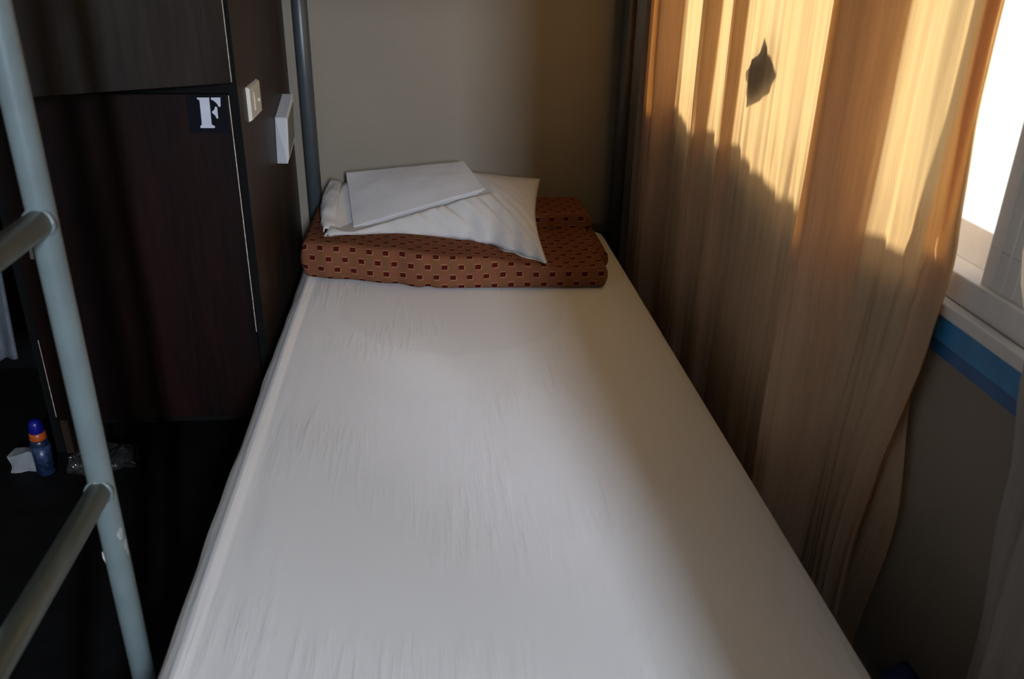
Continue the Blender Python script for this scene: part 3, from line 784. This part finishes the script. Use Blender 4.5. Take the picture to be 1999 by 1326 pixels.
# ------------------------------------------------------------------ curtains
rod = thing('curtain_rod', 'curtain rod above the window', 'rod', (0.655, 1.2, 2.2))
part('rod_bar', tube([(0.655, -0.6, 2.2), (0.655, 2.72, 2.2)], 0.011, 16), M['steel'], rod, smooth=True)
for y in (-0.55, 1.1, 2.66):
    part('rod_bracket', box_bm(0.655, 0.739, y - .006, y + .006, 2.194, 2.206), M['steel'], rod)
PROF = [(1.055, 0.7200), (1.10, 0.7205), (1.125, 0.7160), (1.16, 0.704), (1.20, 0.700), (1.250, 0.703), (1.262, 0.700), (1.29, 0.640), (1.315, 0.618), (1.345, 0.618),
        (1.385, 0.652), (1.43, 0.668), (1.52, 0.672), (1.60, 0.668), (1.70, 0.680), (1.82, 0.690), (1.915, 0.704), (1.932, 0.702), (1.950, 0.678), (1.965, 0.674),
        (2.03, 0.686), (2.09, 0.704), (2.107, 0.702), (2.130, 0.672), (2.150, 0.664), (2.22, 0.676), (2.33, 0.690), (2.405, 0.703), (2.42, 0.698), (2.455, 0.640), (2.50, 0.634), (2.55, 0.662), (2.59, 0.648), (2.63, 0.668), (2.67, 0.655)]
def prof(y):
    for (a, va), (b_, vb) in zip(PROF, PROF[1:]):
        if y <= b_:
            t = (y - a) / (b_ - a); t = min(1, max(0, t)); return va + (vb - va) * (0.5 * t + 0.5 * t * t * (3 - 2 * t))
    return PROF[-1][1]
CT, CB = 2.185, 0.16
def cur_fn(u, v):
    y = PROF[0][0] + (PROF[-1][0] - PROF[0][0]) * u
    z = CT + (CB - CT) * v
    warp = 0.030 * sstep(1.05, 0.6, z) * nz3(y * 1.2, z * 1.0 + 0.2, 0.0) * sstep(0.05, 0.25, u) * sstep(1.0, .85, u)
    x = prof(y + warp)
    mean = 0.660
    k = 1.0 - 0.12 * sstep(0.9, 0.3, z)                     # folds soften below the sill
    x = mean + (x - mean) * k
    x += (0.0035 + 0.004 * sstep(1.1, .8, z)) * nz3(y * 17, z * 0.9, 3.0) + (0.0014 + 0.0030 * sstep(1.1, .8, z)) * nz3(y * 46, z * 0.7, 5.0)
    # crisp pressed creases running down the cloth
    low = 0.35 + 0.65 * sstep(1.15, 0.85, z)
    x += 0.0065 * low * max(0.0, 1 - abs(nz3(y * 11 + 2.0, z * 0.45, 8.0)) * 7) - 0.0050 * low * max(0.0, 1 - abs(nz3(y * 15, z * 0.4, 12.0)) * 8)
    # a few soft crumples in the widest bright panel around 0.9 - 1.0 m high
    g = math.exp(-((y - 1.11) / 0.06) ** 2 - ((z - 0.90) / 0.07) ** 2)
    x += 0.010 * g * nz3(y * 26, z * 22, 9.0)
    # leading edge hangs slightly wavy
    yy = y
    if u < 0.12:
        w = 1 - u / 0.12
        yy += w * (0.075 * sstep(0.95, 0.30, z) + 0.030 * sstep(0.9, 1.3, z) + 0.010 * nz3(z * 3.1, 1, 1) + 0.004 * nz3(z * 11, 2, 2))
    return (min(x, 0.722), yy, z)
cur = thing('curtain', 'tan translucent curtain drawn beside the bed, glowing where the sun strikes it', 'curtain', (0.66, 1.8, 2.2))
bm = grid(520, 150, cur_fn, lambda u, v: (u * 2.1, v * 2.0))
part('curtain_cloth', bm, M['curtain'], cur, smooth=True)
def fold_layer(y0, y1, dx):
    def fn(u, v):
        y = y0 + (y1 - y0) * u; z = CT + (CB + .02 - CT) * v
        x, yy, z = cur_fn((y - PROF[0][0]) / (PROF[-1][0] - PROF[0][0]), (CT - z) / (CT - CB))
        e = math.sin(PI * u)
        return (min(x + dx * (0.4 + 0.6 * e), 0.7285), yy + .002 * nz3(z * 3, y * 9, 0), z)
    return grid(max(6, int((y1 - y0) / .006)), 80, fn, lambda u, v: ((y0 + (y1 - y0) * u) * 1.3, v * 2.0))
for (a, b_) in ((1.060, 1.098), (1.262, 1.375), (1.930, 1.966), (2.105, 2.150), (2.415, 2.665)):
    part('overlapping_fold', fold_layer(a, b_, 0.009), M['curtain'], cur, smooth=True)
def lin_fn(u, v):
    z = CT + (CB - .03 - CT) * v
    return (0.7275 + 0.002 * math.sin(u * 9), 1.095 + (0.035 + 0.085 * sstep(0.85, 0.45, z)) * u + 0.006 * nz3(z * 2.2, 7, 1) - 0.045 * sstep(0.75, 0.5, z) + .03 * sstep(.5, .2, z), z)
bm = grid(16, 60, lin_fn, lambda u, v: (u * .12, v * 2.0)); part('turned_hem', bm, M['curtain'], cur, smooth=True)
for k in range(14):
    y = 0.99 + k * 0.127
    bm = bmesh.new(); R0, r0 = 0.017, 0.0018
    ring = [(0.655 + R0 * math.cos(2 * PI * q / 16), y, 2.196 + R0 * math.sin(2 * PI * q / 16)) for q in range(17)]
    part('curtain_ring', tube(ring, r0, 6, cap=False), M['chrome'], cur, smooth=True)

# second curtain, bunched near the camera side of the window
P2 = [(0.00, (0.722, 0.790)), (0.10, (0.690, 0.800)), (0.18, (0.700, 0.770)), (0.26, (0.665, 0.735)), (0.36, (0.70, 0.65)), (0.46, (0.66, 0.58)), (0.56, (0.70, 0.52)), (0.66, (0.66, 0.46)), (0.76, (0.70, 0.40)), (0.86, (0.665, 0.34)), (0.94, (0.69, 0.29)), (1.0, (0.67, 0.25))]
def p2(u):
    for (a, va), (b_, vb) in zip(P2, P2[1:]):
        if u <= b_:
            t = (u - a) / (b_ - a); t = t * t * (3 - 2 * t) * .6 + t * .4
            return va[0] + (vb[0] - va[0]) * t, va[1] + (vb[1] - va[1]) * t
    return P2[-1][1]
def cur2_fn(u, v):
    x, y = P2F(u); z = 2.185 + (0.16 - 2.185) * v
    s = interp([(0.3, -0.06), (0.5, -0.035), (0.75, 0.012), (0.9, 0.055), (1.02, 0.13), (1.3, 0.16)], z)
    y += s * max(0, 1 - u / 0.34) + 0.006 * nz3(u * 20, z * 1.5, 0)
    x += 0.004 * nz3(u * 24, z * 1.2, 4)
    return (x, y, z)
P2F = p2
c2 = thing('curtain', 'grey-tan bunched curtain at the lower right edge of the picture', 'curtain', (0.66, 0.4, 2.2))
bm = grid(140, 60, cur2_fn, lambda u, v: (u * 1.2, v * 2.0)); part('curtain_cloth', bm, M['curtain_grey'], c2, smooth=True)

P2F = lambda u: (0.685 + 0.028 * math.sin(u * 26), 0.29 - 0.75 * u)  # unseen curtain half, added to stop the sun and glow warmly
c3 = thing('curtain', 'added unseen tan curtain half that blocks sun beside the camera', 'curtain', (0.66, -0.2, 2.2))
def cur3_fn(u, v):
    x, y = P2F(u); z = 2.185 + (0.16 - 2.185) * v
    return (x + 0.004 * nz3(u * 24, z * 1.2, 4), y, z)
bm = grid(90, 40, cur3_fn, lambda u, v: (u * 1.2, v * 2.0)); part('curtain_cloth', bm, M['curtain'], c3, smooth=True)
# added unseen blocker, casts the shadow edge along the bed's right side
lk = thing('light_blocker', 'added unseen brown blocker that shades the right side of the bed', 'cabinet', (0.57, -0.67, 0))
part('blocker_body', box_bm(0.412, 0.734, -0.85, -0.50, 0.0, 2.15), M['panel'], lk, bevel=.002)
part('blocker_side', box_bm(0.400, 0.4115, -0.845, -0.505, 0.06, 2.12), M['door_up'], lk, bevel=.002)

# hidden dark plate, added to cast a pointed shadow on the curtain
def shadow_plate_fn(u, v):
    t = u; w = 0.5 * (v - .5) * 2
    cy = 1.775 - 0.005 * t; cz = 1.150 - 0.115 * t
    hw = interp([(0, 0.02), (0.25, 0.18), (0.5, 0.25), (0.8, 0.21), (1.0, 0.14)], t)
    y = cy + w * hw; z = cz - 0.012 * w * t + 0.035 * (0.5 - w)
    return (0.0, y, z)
bm = grid(24, 9, shadow_plate_fn)
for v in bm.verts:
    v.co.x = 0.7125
o = link('shadow_plate', bm, M['shadow_plate'], smooth=True); md = o.modifiers.new('thick', 'SOLIDIFY'); md.thickness = 0.0015
tag(o, 'added dark plate casting a pointed shadow on the sunlit curtain', 'shadow_plate')
